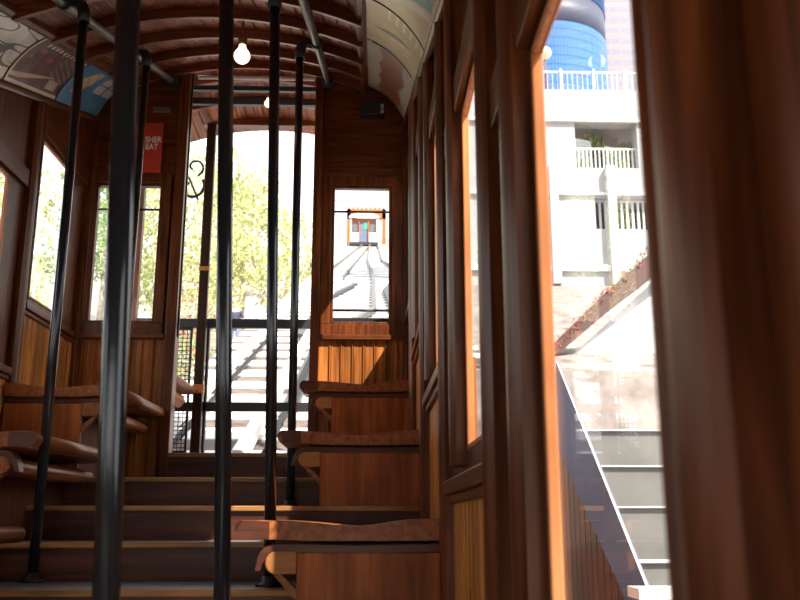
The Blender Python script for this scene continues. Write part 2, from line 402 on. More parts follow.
# ------------------------------------------------------------------ benches
def seat_z(u):   # u: 0 aisle nose .. 1 wall ; a shallow dip in the middle
    return .006*math.cos(2*math.pi*u)+ -.010*math.exp(-((u-.6)/.18)**2)+ .004*u
def make_bench(name,label,xn,xw,y0,y1,zt,grp):
    """xn nose x, xw wall x; y0 near end"""
    sg=1 if xw>xn else -1; W=abs(xw-xn); L=y1-y0
    root=thing(name,label,'bench',((xn+xw)/2,y0,floorz(y0+.01)),grp)
    X=lambda d: xn+sg*d
    th=.052
    # seat slab: rounded nose, dished top
    top=[]; n=22
    for k in range(n+1):
        u=k/n; d=.026+(W-.032)*u; top.append((d,zt-.006+seat_z(u)))
    nose=[(.026-.026*math.sin(a),zt-.026-.0+.026*math.cos(a)-.0) for a in [math.pi*(k/8) for k in range(8,0,-1)]]
    nose=[(d,z) for d,z in nose]
    bot=[(W,top[-1][1]-.02),(W-.006,zt-th-.002)]+[(W*q,zt-th-(.004 if .3<q<.9 else 0)) for q in (.85,.6,.35,.2)]
    poly=[(.026,zt-th)]+nose+top+bot
    m=MB(); m.prism([(X(d),y0,z) for d,z in poly],(0,L,0),smooth=True)
    seat=m.build('seat',M['bench'],root)
    # dark end cap on the nose
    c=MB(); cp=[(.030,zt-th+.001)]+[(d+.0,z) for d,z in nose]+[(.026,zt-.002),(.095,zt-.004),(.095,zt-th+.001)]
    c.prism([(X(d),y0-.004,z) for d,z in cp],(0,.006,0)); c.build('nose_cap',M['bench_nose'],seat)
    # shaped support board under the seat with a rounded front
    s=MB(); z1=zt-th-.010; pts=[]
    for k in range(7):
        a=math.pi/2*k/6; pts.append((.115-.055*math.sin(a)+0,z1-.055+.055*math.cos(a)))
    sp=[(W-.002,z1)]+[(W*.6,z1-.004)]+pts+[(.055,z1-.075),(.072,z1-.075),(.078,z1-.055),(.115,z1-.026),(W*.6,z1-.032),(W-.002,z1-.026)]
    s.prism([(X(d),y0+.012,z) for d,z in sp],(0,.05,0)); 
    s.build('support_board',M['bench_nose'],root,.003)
    # front rail under the nose running the length of the bench, rounded
    r=MB(); rz=zt-th-.062; rp=[]
    a0,b0,h=.085,.172,.030
    for k in range(9):
        a=math.pi/2+math.pi*k/8; rp.append((a0+.028+.028*math.cos(a),rz+h*math.sin(a)))
    rp=[(b0,rz+h)]+rp+[(b0,rz-h)]
    r.prism([(X(d),y0+.006,z) for d,z in rp],(0,L-.008,0),smooth=False); r.build('front_rail',M['block'] if sg>0 else M['bench'],root,.004)  # right rails carry painted sun, left rails plain bench wood
    # end panel and long side panel of the box
    zb=floorz(y0+.01)
    ex0,ex1=sorted((X(.172),X(W)))
    e=MB().box(ex0,ex1,y0+.010,y0+.03,zb+.0,zt-th-.036); e.build('end_panel',M['bench_end'],root,.003)
    # side panel steps with the stairs
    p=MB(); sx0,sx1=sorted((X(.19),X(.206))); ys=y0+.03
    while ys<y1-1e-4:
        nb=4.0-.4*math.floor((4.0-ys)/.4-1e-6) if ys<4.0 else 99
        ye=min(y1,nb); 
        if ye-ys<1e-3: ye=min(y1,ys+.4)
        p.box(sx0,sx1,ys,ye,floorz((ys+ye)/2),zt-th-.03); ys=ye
    p.build('side_panel',M['panel_shade'],root)
    # diagonal strut from the side panel to the nose
    b=MB(); b.prism([(X(.062),y0+.02,zt-th-.045),(X(.078),y0+.02,zt-th-.045),(X(.19),y0+.02,zt-th-.150),(X(.19),y0+.02,zt-th-.170),(X(.172),y0+.02,zt-th-.165)],(0,.025,0))
    b.build('strut',M['bench'],root,.002)
    return root
GR='slatted benches stepped along the right wall'; GL='slatted benches stepped along the left wall'
bn='wooden_bench'
make_bench(bn,'nearest varnished bench on the right, its rounded seat end lowest in view',-.372,XR-.004,2.58,3.63,0.0,'stepped benches on the right')
make_bench(bn,'middle one of three varnished benches stepped up beside the right wall',-.372,XR-.004,3.64,4.67,.348,'stepped benches on the right')
make_bench(bn,'farthest short bench on the right, against the pale beadboard of the end wall',-.372,XR-.004,4.68,YF-.04,.705,'stepped benches on the right')
make_bench(bn,'lowest left bench, only its rounded seat edge showing at the left border',-1.12,XL+.004,2.07,3.08,-.02,'stepped benches on the left')
make_bench(bn,'middle left bench whose lit seat edge passes behind the thin black pole',-1.12,XL+.004,3.10,4.06,.292,'stepped benches on the left')
make_bench(bn,'highest left bench, ending at the end wall beside the doorway',-1.12,XL+.004,4.08,YF-.04,.594,'stepped benches on the left')

# ------------------------------------------------------------------ poles, overhead pipes
def rail_z(X,y): return (2.555 if X<-.7 else 2.565)-(5-y)*SL
def pipe(name,label,x0,y0,x1,y1,grp):
    z0=rail_z(x0,y0); z1=rail_z(x1,y1)
    r=thing(name,label,'handrail',(x1,y1,z1),grp)
    MB().tube([(x0,y0,z0),(x1,y1,z1)],.019,16).build('pipe',M['pipe'],r)
    MB().tube([(x1,y1-.015,z1-.005),(x1,y1+.02,z1+.006)],.042,18).build('end_flange',M['iron'],r)
    MB().tube([(x0,y0,z0),(x0,y0+.03,z0+.01)],.042,18).build('end_flange',M['iron'],r)
    return r
pipe('overhead_pipe','grey overhead pipe left of the ceiling bulb, above the left benches',-1.20,YB,-1.20,YF-.035,'overhead pipes')
pipe('overhead_pipe','grey overhead pipe right of the ceiling bulb, above the right benches',-.27,YB,-.27,YF-.035,'overhead pipes')
def pole(label,xt,xb,y,rail,rad=.019):
    """upright post from the step to the overhead pipe, with elbow and floor flange"""
    zr=rail_z(rail,y); zb=floorz(y)
    dz=1.0
    r=thing('grab_pole',label,'pole',(xb,y,zb),'black grab poles')
    slope=(xt-xb)/(zr-zb)
    zt=zr-.03
    xz=lambda z: xb+slope*(z-zb)
    MB().tube([(xz(zb+.008),y,zb+.008),(xz(zt-.02),y,zt-.02)],rad,20).build('tube',M['black'],r)
    # elbow reaching to the pipe
    xe=xz(zt); s=1 if rail>xe else -1
    e=MB().tube([(xe,y,zt-.05),(xe,y,zt-.01),(xe+s*.012,y,zt+.022),(xe+s*.035,y,zr),(rail-s*.012,y,zr)],[rad+.007,rad+.007,rad+.006,.014,.012],14); e.build('elbow',M['iron'],r)
    c=MB().tube([(rail,y-.022,zr-.0075),(rail,y+.022,zr+.0075)],.028,16); c.build('clamp',M['iron'],r)
    MB().lathe((xb,y,zb),[(0,0),(.045,0),(.045,.008),(.026,.014),(.024,.03),(0,.03)],18).build('floor_flange',M['iron'],r)
def polefit(label,pt,pb,y,rail,rad=.019):
    # pt, pb: (x,z) measured on the post at two heights
    (x1,z1),(x2,z2)=pt,pb; k=(x1-x2)/(z1-z2)
    zr=rail_z(rail,y); zb=floorz(y)
    pole(label,x1+k*(zr-z1),x2+k*(zb-z2),y,rail,rad)
f_=904; p_=math.atan(220/904); w_=math.atan(30*math.cos(p_)/904)
Fv=Vector((math.sin(w_)*math.cos(p_),math.cos(w_)*math.cos(p_),math.sin(p_))); Rv=Vector((math.cos(w_),-math.sin(w_),0)); Uv=Rv.cross(Fv)
def at(px,py,Y):
    r=Fv+Rv*((px-400)/f_)+Uv*((300-py)/f_); return r*(Y/r.y)
def PX(a,b,Y):
    p=at(*a,Y); q=at(*b,Y); return (p.x,p.z),(q.x,q.z)
polefit('thin black pole nearest the left border, standing before the left benches',(-1.12,1.93),(-1.12,-.257),3.175,-1.20,.0175)
polefit('thin black pole ending below the left pipe, mostly behind the thickest pole',(-1.123,2.27),(-1.125,1.52),4.11,-1.20,.0175)
polefit('thickest black pole, closest to the viewer, left of the ceiling bulb',*PX((128.5,0),(106,600),1.27),1.27,-.27,.0185)
polefit('second thickest black pole, directly beside the lit ceiling bulb',*PX((226.5,0),(222,600),2.12),2.12,-.27,.019)
polefit('black pole passing the doorway right of the bulb, joined to the right pipe',*PX((275,0),(269.5,600),2.95),2.95,-.27,.0185)
polefit('farthest thin black pole nearest the right door jamb, topped by an elbow',*PX((300,50),(290,515),3.88),3.88,-.27,.018)

# ------------------------------------------------------------------ lamps and small fittings
def bulb(label,x,y,z,s=1.0,st=None):
    r=thing('light_bulb',label,'light bulb',(x,y,z),'bare light bulbs')
    MB().tube([(x,y,z-.001),(x,y,(roofz(x,y) if y<YF else plz(x)))],.007,8).build('cord_rod',M['socket'],r)
    MB().lathe((x,y,z),[(0,.0),(.017*s,0),(.017*s,-.018*s),(.014*s,-.03*s),(.014*s,-.042*s),(0,-.042*s)],18).build('socket',M['socket'],r)
    pr=[(.0125*s,-.040*s),(.014*s,-.05*s)]
    for k in range(10):
        a=math.radians(40+140*k/9); pr.append((.030*s*math.sin(a),-.085*s+.030*s*math.cos(a)))
    MB().lathe((x,y,z),pr,22).build('globe',M['bulb'],r)
yb=3.95; bc=at(242,56,yb)
bulb('glowing bare bulb hanging from the plank ceiling inside the car',bc.x,yb,bc.z+.085*1.3,1.3)
bulb('small bare bulb over the doorway platform, half hidden by a pole',-.69,5.50,2.735,.85)
# junction box on the end wall, right
jb=thing('junction_box','black electrical box high on the end wall under the right pipe','electrical box',(-.005,YF-.03,2.36))
MB().box(-.075,.065,YF-.075,YF,2.325,2.415).build('box_body',M['iron'],jb,.006)
sp_=MB().box(.045,.063,YF-.081,YF-.075,2.335,2.39).build('switch_plate',plain('beige plate',(.55,.40,.30),.5),jb)
MB().box(.049,.058,YF-.086,YF-.081,2.352,2.362).build('toggle',M['iron'],sp_)
tag(MB().box(-1.305,-1.205,YF-.012,YF-.0,2.352,2.385).build('metal_plate',M['metal'],None,.002),'small grey metal plate above the red sign on the end wall','plate')
# red sign
sg=thing('red_sign','red sign with pale serif capitals, beside the left side of the doorway','sign',(-1.32,YF-.01,1.98))
MB().box(-1.41,-1.236,YF-.024,YF-.001,1.965,2.275).build('sign_board',M['red'],sg,.002)
def text_mesh(body,size,loc,mat,parent,ext=.0015,name='lettering',align='RIGHT'):
    cu=bpy.data.curves.new(name,'FONT'); cu.body=body; cu.size=size; cu.extrude=ext; cu.align_x=align; cu.space_line=.85; cu.resolution_u=3
    cu.offset=.0009
    t=bpy.data.objects.new('tmp',cu); COL.objects.link(t)
    bpy.context.view_layer.update()
    me=bpy.data.meshes.new_from_object(t.evaluated_get(bpy.context.evaluated_depsgraph_get()))
    bpy.data.objects.remove(t)
    me.transform(Matrix.Diagonal((.82,1,1,1))); me.transform(Matrix.Rotation(math.pi/2,4,'X')); me.materials.clear(); me.materials.append(mat)
    o=bpy.data.objects.new(name,me); COL.objects.link(o); o.parent=parent; o.location=Vector(loc)-wl(parent); return o
text_mesh('SHER',.050,(-1.240,YF-.0255,2.152),M['signwhite'],sg)
text_mesh('EAT',.050,(-1.258,YF-.0255,2.108),M['signwhite'],sg)

# ------------------------------------------------------------------ advertising boards in the coves
def poster(side,y0,y1,paint,mats,label,nu=150,nv=90):
    m=MB()
    vs=[];fs=[]
    for j in range(nv+1):
        t=.07+.86*j/nv
        for i in range(nu+1):
            y=y0+(y1-y0)*i/nu-.10*(t-.5)*0
            vs.append(cove_pt(side,t,y,-.006))
    for j in range(nv):
        for i in range(nu):
            m_=paint((i+.5)/nu,(j+.5)/nv)
            a=j*(nu+1)+i; fs.append(((a,a+1,a+nu+2,a+nu+1),m_))
    for f,mi in fs: m.f.append(list(f)); m.m.append(mi); m.sm.append(True)
    m.v=vs
    # thickness
    o=m.build('poster_board',mats)
    sd=o.modifiers.new('thick','SOLIDIFY'); sd.thickness=.004; sd.offset=0
    tag(o,label,'poster','advertising boards in the curved coves')
P=lambda n,c,ns=.2,sc=9: plain('print '+n,c,.35,coat=.2,noise=ns,nscale=sc)
pc=dict(cream=P('cream',(.62,.54,.38)),white=P('white',(.62,.60,.52),.25,14),black=P('black',(.03,.03,.03)),yellow=P('yellow',(.62,.48,.06)),
 dark=P('dark maroon',(.10,.055,.05),.6,14),grey=P('grey',(.22,.21,.24),.4,12),tan=P('tan',(.52,.38,.26)),blue=P('blue',(.09,.25,.42),.25,5),
 pale=P('pale',(.62,.62,.60)),red=P('red',(.42,.08,.05),.4),olive=P('olive',(.42,.32,.12),.35,6),brown=P('brown',(.27,.11,.065),.25,5),
 peach=P('peach',(.60,.44,.32),.15,6),teal=P('teal',(.08,.30,.38),.3),green=P('green',(.20,.34,.14)),stone=P('stone',(.42,.39,.32),.15),)
def paint_abs(u,v):
    if v<.04 or v>.97: return 0
    q=math.sin(9*u+5*v)+math.sin(13*v-7*u+1)+.6*math.sin(21*u*v+3)
    if v<.5 and .55+.3*v<u<.72+.25*v and .08<v: return 2
    if v<.38 and u<.62 and q>.1: return 3
    if v<.3 and q<-1.1: return 4
    return 2 if abs(q)<.22 else 1
poster(-1,2.90,3.66,paint_abs,[pc['cream'],pc['white'],pc['black'],pc['yellow'],pc['green']],'left cove board with white, yellow and black splashes, cut by the picture edge')
def paint_dark(u,v):
    if v<.07: return 0
    if u<.03 or v>.965 : return 0
    if .12+.0*v< v-.0 and abs(v-(.12+.30*u))<.055*(1-u*1.05)+.004 and u<.75: return 1
    if u>.62 and v>.3 and (u*7+v*9)%1.0<.42 and v<.8: return 2
    if (abs(u-.8)<.1 and .12<v<.3) : return 3
    if v>.82 and u>.15 and math.sin(u*80)>0 and v<.9: return 4
    if .1<u<.55 and v>.45 and math.sin(u*17+v*6)*math.sin(v*21-u*4)>.55: return 5
    return 6
poster(-1,3.68,4.28,paint_dark,[pc['cream'],pc['tan'],pc['grey'],pc['stone'],pc['pale'],pc['red'],pc['dark']],'left cove board showing a dark maroon picture with a tan pointed beam')
def paint_blue(u,v):
    if .08<u<.52 and .25<v<.88:
        c=.18+.42*v*.6; 
        if abs(u-(.14+.28*v))<.13*(1-abs(v-.55)*1.6): return 3 if math.sin(u*40+v*24)>.45 else 1
    if .56<u<.97 and .42<v<.86 and 0<(u-.50-.10*(v)) :
        return 2 if not (abs(u-.77)<.015 or abs(v-.64)<.015) else 0
    if .3<u<.9 and .15<v<.22: return 4
    return 0
poster(-1,4.30,4.96,paint_blue,[pc['blue'],pc['cream'],pc['pale'],pc['tan'],pc['teal']],'blue cove board with cream sail shapes and pale squares, last on the left')
def paint_brown(u,v):
    if v>.90 or v<.10: return 1
    if u<.02: return 2
    if v>.74+.03*math.sin(u*25): return 1
    if v<.26+.05*math.sin(u*14): return 1
    return 0
poster(1,3.66,4.96,paint_brown,[pc['brown'],pc['stone'],pc['black']],'right cove board with a plain brown field between stone coloured edges')
def paint_olive(u,v):
    if u>.985 or u<.015: return 1
    c=.46+.12*math.sin(v*3)
    if .22<v<.86 and abs(u-(.42+.22*(v-.2)))<.05*math.sin((v-.22)/.64*math.pi): return 1
    if .22<v<.6 and abs(u-(.52+.22*(v-.2)))<.03: return 2
    if u<.22 and v<.75 and math.sin(v*50)>.5: return 3
    return 0
poster(1,2.95,3.64,paint_olive,[pc['olive'],pc['black'],pc['pale'],pc['cream']],'olive right cove board with a thin dark pen shape')
def paint_peach(u,v):
    if v<.06: return 0
    if abs(u-(.35+.45*v))<.07 and v<.8: return 1
    if abs(u-(.50+.45*v))<.05: return 2
    return 3 if math.sin(u*11+v*7)>.9 else 0
poster(1,2.10,2.93,paint_peach,[pc['peach'],pc['teal'],pc['pale'],pc['stone']],'peach right cove board with a sweeping teal stroke, nearest on the right')

# ------------------------------------------------------------------ platform beyond the doorway
PY=6.0
pf=MB(); pf.box(XL,XR,YF+T+.02,PY+.1,.10,.33); struct(pf.build('floor_platform',M['riser']))
gt=thing('platform_gate','black steel gate with two cross bars across the open platform','gate',(-.6,PY,.33))
for z0,z1 in ((1.255,1.318),(.695,.755),(.385,.425)):
    MB().box(-1.62,.18,PY-.02,PY+.02,z0,z1).build('cross_bar',M['iron'],gt,.003)
MB().box(-1.105,-1.085,PY-.02,PY+.02,.425,1.255).build('upright',M['iron'],gt,.003)
def mesh_panel(x0,x1,z0,z1,st,w,y):
    m=MB(); x=x0
    while x<=x1: m.box(x-w,x+w,y-w,y+w,z0,z1); x+=st
    z=z0
    while z<=z1: m.box(x0,x1,y-w,y+w,z-w,z+w); z+=st
    return m
mp=thing('wire_mesh_panel','black wire mesh panel left of the brown platform post','mesh panel',(-1.4,PY,.43))
mesh_panel(-1.60,-1.21,.43,1.25,.028,.0024,PY+.0).build('wire_grid',M['iron'],mp)
fr=MB()
for a in ((-1.62,-1.20,.425,.44),(-1.62,-1.20,1.24,1.255)): fr.box(a[0],a[1],PY-.008,PY+.008,a[2],a[3])
fr.box(-1.62,-1.605,PY-.008,PY+.008,.44,1.24); fr.box(-1.215,-1.20,PY-.008,PY+.008,.44,1.24)
fr.build('panel_frame',M['iron'],mp)
pp=thing('platform_post','dark brown square post standing outside the doorway with a black scroll','post',(-1.14,PY-.08,.33))
MB().box(-1.160,-1.098,PY-.10,PY-.055,.33,2.70).build('shaft',wood('near black brown post',(.012,.006,.004),(.035,.014,.009),'Z',.4,.1),pp,.006)
MB().box(-1.166,-1.092,PY-.106,PY-.05,.80,.86).build('collar',M['block'],pp,.004)
MB().box(-1.163,-1.095,PY-.104,PY-.05,1.63,1.66).build('reflector',M['block'],pp,.003)
sc=MB()
def spiral(c,r0,r1,a0,turn,n=26):
    return [(c[0]+(r0+(r1-r0)*k/n)*math.cos(a0+turn*k/n),PY-.03,c[1]+(r0+(r1-r0)*k/n)*math.sin(a0+turn*k/n)) for k in range(n+1)]
sc.tube(spiral((-1.265,2.25),.10,.03,.6,-5.0),.011,8)
sc.tube(spiral((-1.245,2.40),.07,.02,-1.2,5.4),.008,8)
sc.tube([(-1.45,PY-.03,2.42),(-1.36,PY-.03,2.40),(-1.28,PY-.03,2.32),(-1.21,PY-.03,2.16)],.007,8)
sc.build('iron_scroll',M['iron'],pp)
MB().box(XR-.06,XR,PY-.05,PY+0,.33,2.72).build('post_right_tmp',M['frame'])
tag(S.objects['post_right_tmp'],'dark platform corner post hidden beyond the right end window','post'); S.objects['post_right_tmp'].name='corner_post'
tag(MB().box(XL-.0,XL+.07,PY-.05,PY,.33,2.72).build('corner_post',M['frame']),'dark platform corner post beyond the left end window','post')
# lintel and cross beams over the platform
struct(MB().box(XL,XR,PY-.05,PY+.03,2.715,2.80).build('trim_5',M['rib'],None,.004))
struct(MB().box(XL,XR,5.50,5.53,2.655,2.70).build('trim_6',M['iron']))
struct(MB().box(XL,XR,5.17,5.20,2.59,2.62).build('trim_7',M['iron']))
tag(MB().tube([(-1.075,5.115,2.645),(-.36,5.115,2.645)],.013,14).build('pale_tube',M['white']),'pale horizontal tube across the top of the doorway','tube')
# platform seat seen through the doorway
ps=thing('platform_bench','short wooden seat end outside the doorway beside the brown post','bench',(-1.4,5.5,.33))
MB().prism([(-1.60,5.09,.84),(-1.15,5.09,.84),(-1.13,5.09,.82),(-1.15,5.09,.79),(-1.60,5.09,.79)],(0,.80,0)).build('seat',M['bench'],ps,.004)
MB().prism([(-1.60,5.10,.78),(-1.21,5.10,.78),(-1.195,5.10,.74),(-1.23,5.10,.70),(-1.60,5.10,.70)],(0,.76,0)).build('front_rail',M['block'],ps,.004)
MB().box(-1.60,-1.28,5.12,5.84,.33,.70).build('box_panel',M['bench_end'],ps)
#OUTSIDE#
# ------------------------------------------------------------------ outside: the incline
TH=1.85
def gz(y): return y*SL-TH
def lowz(x,y):                   # left of the walkway the slope falls away
    return gz(y)-min(1,max(0,(-x-2.1)/.9))*DROP
DROP=2.6
g=MB(); xs=[-40,-3.0,-2.1,.75]; ys=[-9,110]
g.add([(x,y,lowz(x,y)) for y in ys for x in xs]+[(x,y,gz(y)-4) for y in ys for x in xs],
  [(0,1,5,4),(1,2,6,5),(2,3,7,6),(8,12,13,9),(9,13,14,10),(10,14,15,11),(0,8,9,1),(1,9,10,2),(2,10,11,3),(4,5,13,12),(5,6,14,13),(6,7,15,14),(0,4,12,8),(3,11,15,7)])
ry=[-9,10.8,10.9,110]; rz=[gz(-9)-2.8,gz(10.8)-2.8,gz(10.9),gz(110)]
for i in range(3): g.prism([(.75,ry[i],rz[i]),(.75,ry[i+1],rz[i+1]),(.75,ry[i+1],rz[i+1]-4),(.75,ry[i],rz[i]-4)],(39,0,0))
gr=struct(g.build('ground',plain('gravelly concrete slope',(.27,.225,.20),.9,noise=.45,nscale=3)))
tr=thing('railway_track','steep double railway track climbing the hill on sleepers','railway track',(-1.25,6.3,gz(6.3)))
def ribbon(pts,w,h,lift):
    m=MB()
    for (x0,y0),(x1,y1) in zip(pts,pts[1:]):
        a=Vector((x0,y0,gz(y0)+lift)); b=Vector((x1,y1,gz(y1)+lift)); 
        m.prism([a+Vector((-w,0,0)),a+Vector((w,0,0)),b+Vector((w,0,0)),b+Vector((-w,0,0))],(0,0,h))
    return m
MB().box(-2.08,.72,6.2,11,gz(6.2)+.0,gz(6.2)+.03,SL).build('ballast',plain('brown ballast',(.10,.075,.065),.95,noise=.5,nscale=6),tr); MB().box(-2.08,1.5,11,30,gz(11)+.0,gz(11)+.03,SL).build('ballast',plain('brown ballast far',(.10,.075,.065),.95,noise=.5,nscale=6),tr)
for x in (-1.62,-.92): ribbon([(x,6.4),(x,26)],.045,.10,.09).build('rail',M['white'],tr)
for pts in ([(-1.62,26),(-.75,72)],[(-.92,26),(-.1,72)],[(-.30,9),(-.30,15),(.05,17),(.05,26),(-.2,40),(-.2,72)],[(.55,9),(.55,15),(1.0,18),(1.0,30),(.45,40),(.45,72)]):
    ribbon(pts,.05,.09,.09).build('rail',M['steel'],tr)
for pts in ([(-.72,8),(-.72,11.5),(-.1,14.5)],[(.02,9),(.02,13.5),(.60,16)],[(-1.05,13),(-.95,20),(-.45,24)],[(.5,14),(.35,22),(.9,28)]):
    ribbon(pts,.07,.06,.10).build('cable_guard',M['iron'],tr)
k=0; y=6.6
while y<60 and k<60:
    w=.18 if y<24 else .45
    m=MB().box(-2.05,.7 if y<11 else 1.5,y,y+w*2,gz(y)+.0,gz(y)+.042,SL); m.build('sleeper',M['white'] ,tr); y+=.72 if y<24 else 1.5; k+=1
# lattice guard beside the left rail
for x in (-1.48,-.78):
    m=MB(); y=6.6
    while y<13:
        m.tube([(x,y,gz(y)+.10),(x+.10,y+.10,gz(y)+.28),(x+.02,y+.24,gz(y+.24)+.12)],.02,6); y+=.24
    m.build('chain_roller_row',M['iron'],tr)

# other car at the top
cy=70.0; cz=gz(cy)+.25; cxx=at(364,230,70).x; cz=at(364,246,70).z
oc=thing('funicular_car','distant orange and white funicular car at the top of the incline','funicular car',(cxx,cy,cz))
def cb(nm,mt,x0,x1,z0,z1,dy=0,d=.1,bev=0): return MB().box(cxx+x0,cxx+x1,cy+dy,cy+dy+d,cz+z0,cz+z1).build(nm,mt,oc,bev)
ORG=plain('orange paint',(.36,.10,.02),.4)
MB().box(cxx-1.1,cxx+1.1,cy+.2,cy+6,cz+.1,cz+2.4,SL).build('body',ORG,oc)
cb('front_panel',M['white'],-1.1,-.35,.35,1.15); cb('front_panel',M['white'],.35,1.1,.35,1.15)
cb('corner_post',M['white'],-1.12,-1.0,.3,2.35,-.05,.2); cb('corner_post',M['white'],1.0,1.12,.3,2.35,-.05,.2)
cb('door_post',ORG,-.42,-.34,.3,2.35,-.02,.15); cb('door_post',ORG,.34,.42,.3,2.35,-.02,.15)
cb('doorway',M['blueconc'],-.34,.34,.35,2.1,.12,.05)
cb('window',M['darkvoid'],-.95,-.45,1.25,2.05,.12,.05); cb('window',M['darkvoid'],.45,.95,1.25,2.05,.12,.05)
cb('bumper',M['iron'],-1.15,1.15,.05,.3,-.15,.3)
cb('green_panel',plain('green paint',(.05,.35,.16),.5),0,.3,1.45,2.0,.08,.04)
m=MB(); pts=[(cxx+1.25*math.cos(a),cy-.2,cz+2.35+.42*math.sin(a)) for a in [math.pi*k/10 for k in range(11)]]
m.prism(pts,(0,6,2)); m.build('arched_roof',M['white'],oc)
# station gate
st=thing('station_arch','orange toothed arch of the upper station above the distant car','station building',(0,78,gz(78)))
sz=gz(78)
sx0,sx1=at(347,210,78).x,at(386,210,78).x; sza=at(366,216,78).z; szb=at(366,209,78).z
for x in (sx0,sx1-.35): MB().box(x,x+.35,78,78.6,gz(78),szb).build('pillar',ORG,st)
m=MB(); n=14; arc=[(sx0+(sx1-sx0)*k/n,78,sza-.35+.45*math.sin(math.pi*k/n)) for k in range(n+1)]
m.prism(arc+[(sx1,78,szb),(sx0,78,szb)],(0,.6,0)); m.build('arch',ORG,st)
for k in range(9):
    x=sx0+(sx1-sx0)*k/9; MB().prism([(x+.05,78,szb),(x+.3,78,szb),(x+.17,78,szb+.35)],(0,.3,0)).build('crest',ORG,st)
for k in range(3): MB().box(-5,5,82+k*2,82.4+k*2,at(366,200,82).z+k*.9,at(366,200,82).z+.25+k*.9).build('roof_beam',M['white'],st)

# person on the slope
def person(px,py,pz,label):
    r=thing('person',label,'person',(px,py,pz))
    skin=plain('skin',(.55,.33,.23),.6); shirt=plain('dark navy top',(.03,.035,.07),.8); jeans=plain('blue jeans',(.12,.17,.28),.8); hair=plain('light hair',(.55,.36,.20),.7)
    def sk(nm,v,e,rad,mt):
        me=bpy.data.meshes.new(nm); me.from_pydata(v,e,[]); o=bpy.data.objects.new(nm,me); COL.objects.link(o); o.parent=r; me.materials.append(mt)
        o.modifiers.new('skin','SKIN')
        if not me.skin_vertices: 
            bm=bmesh.new(); bm.from_mesh(me); bm.verts.layers.skin.verify(); bm.to_mesh(me); bm.free()
        for i,q in enumerate(rad):
            me.skin_vertices[0].data[i].radius=(q,q*.85)
        me.skin_vertices[0].data[0].use_root=True
        s=o.modifiers.new('sub','SUBSURF'); s.levels=1; s.render_levels=2
        return o
    v=[(0,0,.95),(0,.0,1.15),(0,.0,1.38),(0,-.01,1.5),(0,-.03,1.6),(0,-.03,1.70),
       (.18,0,1.40),(.25,-.03,1.15),(.24,-.12,.92),(-.18,0,1.40),(-.25,-.03,1.15),(-.24,-.12,.92),
       (.10,0,.88),(.11,-.03,.5),(.12,.02,.09),(.12,-.12,.05),(-.10,0,.88),(-.11,.04,.5),(-.12,.10,.09),(-.12,-.04,.05)]
    e=[(0,1),(1,2),(2,3),(3,4),(4,5),(2,6),(6,7),(7,8),(2,9),(9,10),(10,11),(0,12),(12,13),(13,14),(14,15),(0,16),(16,17),(17,18),(18,19)]
    rad=[.13,.12,.14,.055,.095,.085,.06,.045,.035,.06,.045,.035,.085,.06,.045,.04,.085,.06,.045,.04]
    sk('body',v,e,rad,skin)
    sk('top',[(0,0,.98),(0,0,1.15),(0,0,1.40),(.19,0,1.40),(.26,-.03,1.15),(-.19,0,1.40),(-.26,-.03,1.15)],[(0,1),(1,2),(2,3),(3,4),(2,5),(5,6)],[.155,.145,.155,.08,.065,.08,.065],shirt)
    sk('trousers',[(0,0,.95),(.10,0,.86),(.11,-.03,.5),(.12,.02,.12),(-.10,0,.86),(-.11,.04,.5),(-.12,.10,.12)],[(0,1),(1,2),(2,3),(0,4),(4,5),(5,6)],[.14,.105,.08,.065,.105,.08,.065],jeans)
    sk('hair',[(0,.01,1.66),(0,-.01,1.74),(0,.05,1.60)],[(0,1),(0,2)],[.105,.08,.07],hair)
    return r
person(-4.45,29.0,lowz(-4.45,29.0),'person with light hair, dark top and blue jeans beyond the gate bar')

# trees and shrubs
def leaves(m,c,rad,n,size,mi=0,squash=.8):
    for _ in range(n):
        while True:
            p=Vector((random.uniform(-1,1),random.uniform(-1,1),random.uniform(-1,1)))
            if p.length<1 and p.length>.35: break
        q=Vector(c)+Vector((p.x*rad,p.y*rad,p.z*rad*squash))
        a=Vector((random.gauss(0,1),random.gauss(0,1),random.gauss(0,1))).normalized(); b=a.orthogonal().normalized(); s=size*random.uniform(.6,1.3)
        m.add([q-a*s,q+b*s*.45,q+a*s,q-b*s*.45],[(0,1,2,3)],mi)
def tree(x,y,h,cr,label,mt,n=1500,leaf=.13,blobs=7,trunk=.14):
    z=lowz(x,y); r=thing('tree',label,'tree',(x,y,z),'trees beside the incline')
    t=MB(); top=Vector((x+random.uniform(-.3,.3),y,z+h*.75))
    t.tube([(x,y,z-.1),(x+.1,y,z+h*.3),(x-.05,y,z+h*.55),top],[trunk,trunk*.8,trunk*.6,trunk*.35],8)
    m=MB()
    for k in range(blobs):
        a=2*math.pi*k/blobs+random.uniform(-.3,.3); rr=cr*random.uniform(.3,.8)
        c=Vector((x+rr*math.cos(a),y+rr*math.sin(a),z+h*(.22+.66*((k*.618)%1))))
        st_=Vector((x,y,z+h*random.uniform(.3,.5)))
        t.tube([st_,(st_+c)/2+Vector((0,0,.15)),c],[trunk*.35,trunk*.22,trunk*.1],6)
        leaves(m,c,cr*.55,n//blobs,leaf)
    t.build('trunk',M['bark'],r); m.build('foliage',mt,r)
tree(-7.1,31.5,7.6,2.4,'yellow greener tree filling the left window of the end wall at the doorway left',M['leaf_y'],5600,.105,13)
tree(-5.2,35,7.6,2.1,'leafy tree in the middle of the doorway, behind the person and gate bar',M['leaf_y'],4600,.115,12)
tree(-11.0,36,9,2.4,'greener tree filling the left window of the end wall',M['leaf_g'],6000,.11,9)
tree(-10.6,23.5,8.5,2.5,'pale leafy tree outside the window of the left side wall',M['leaf_y'],4500,.10,8)
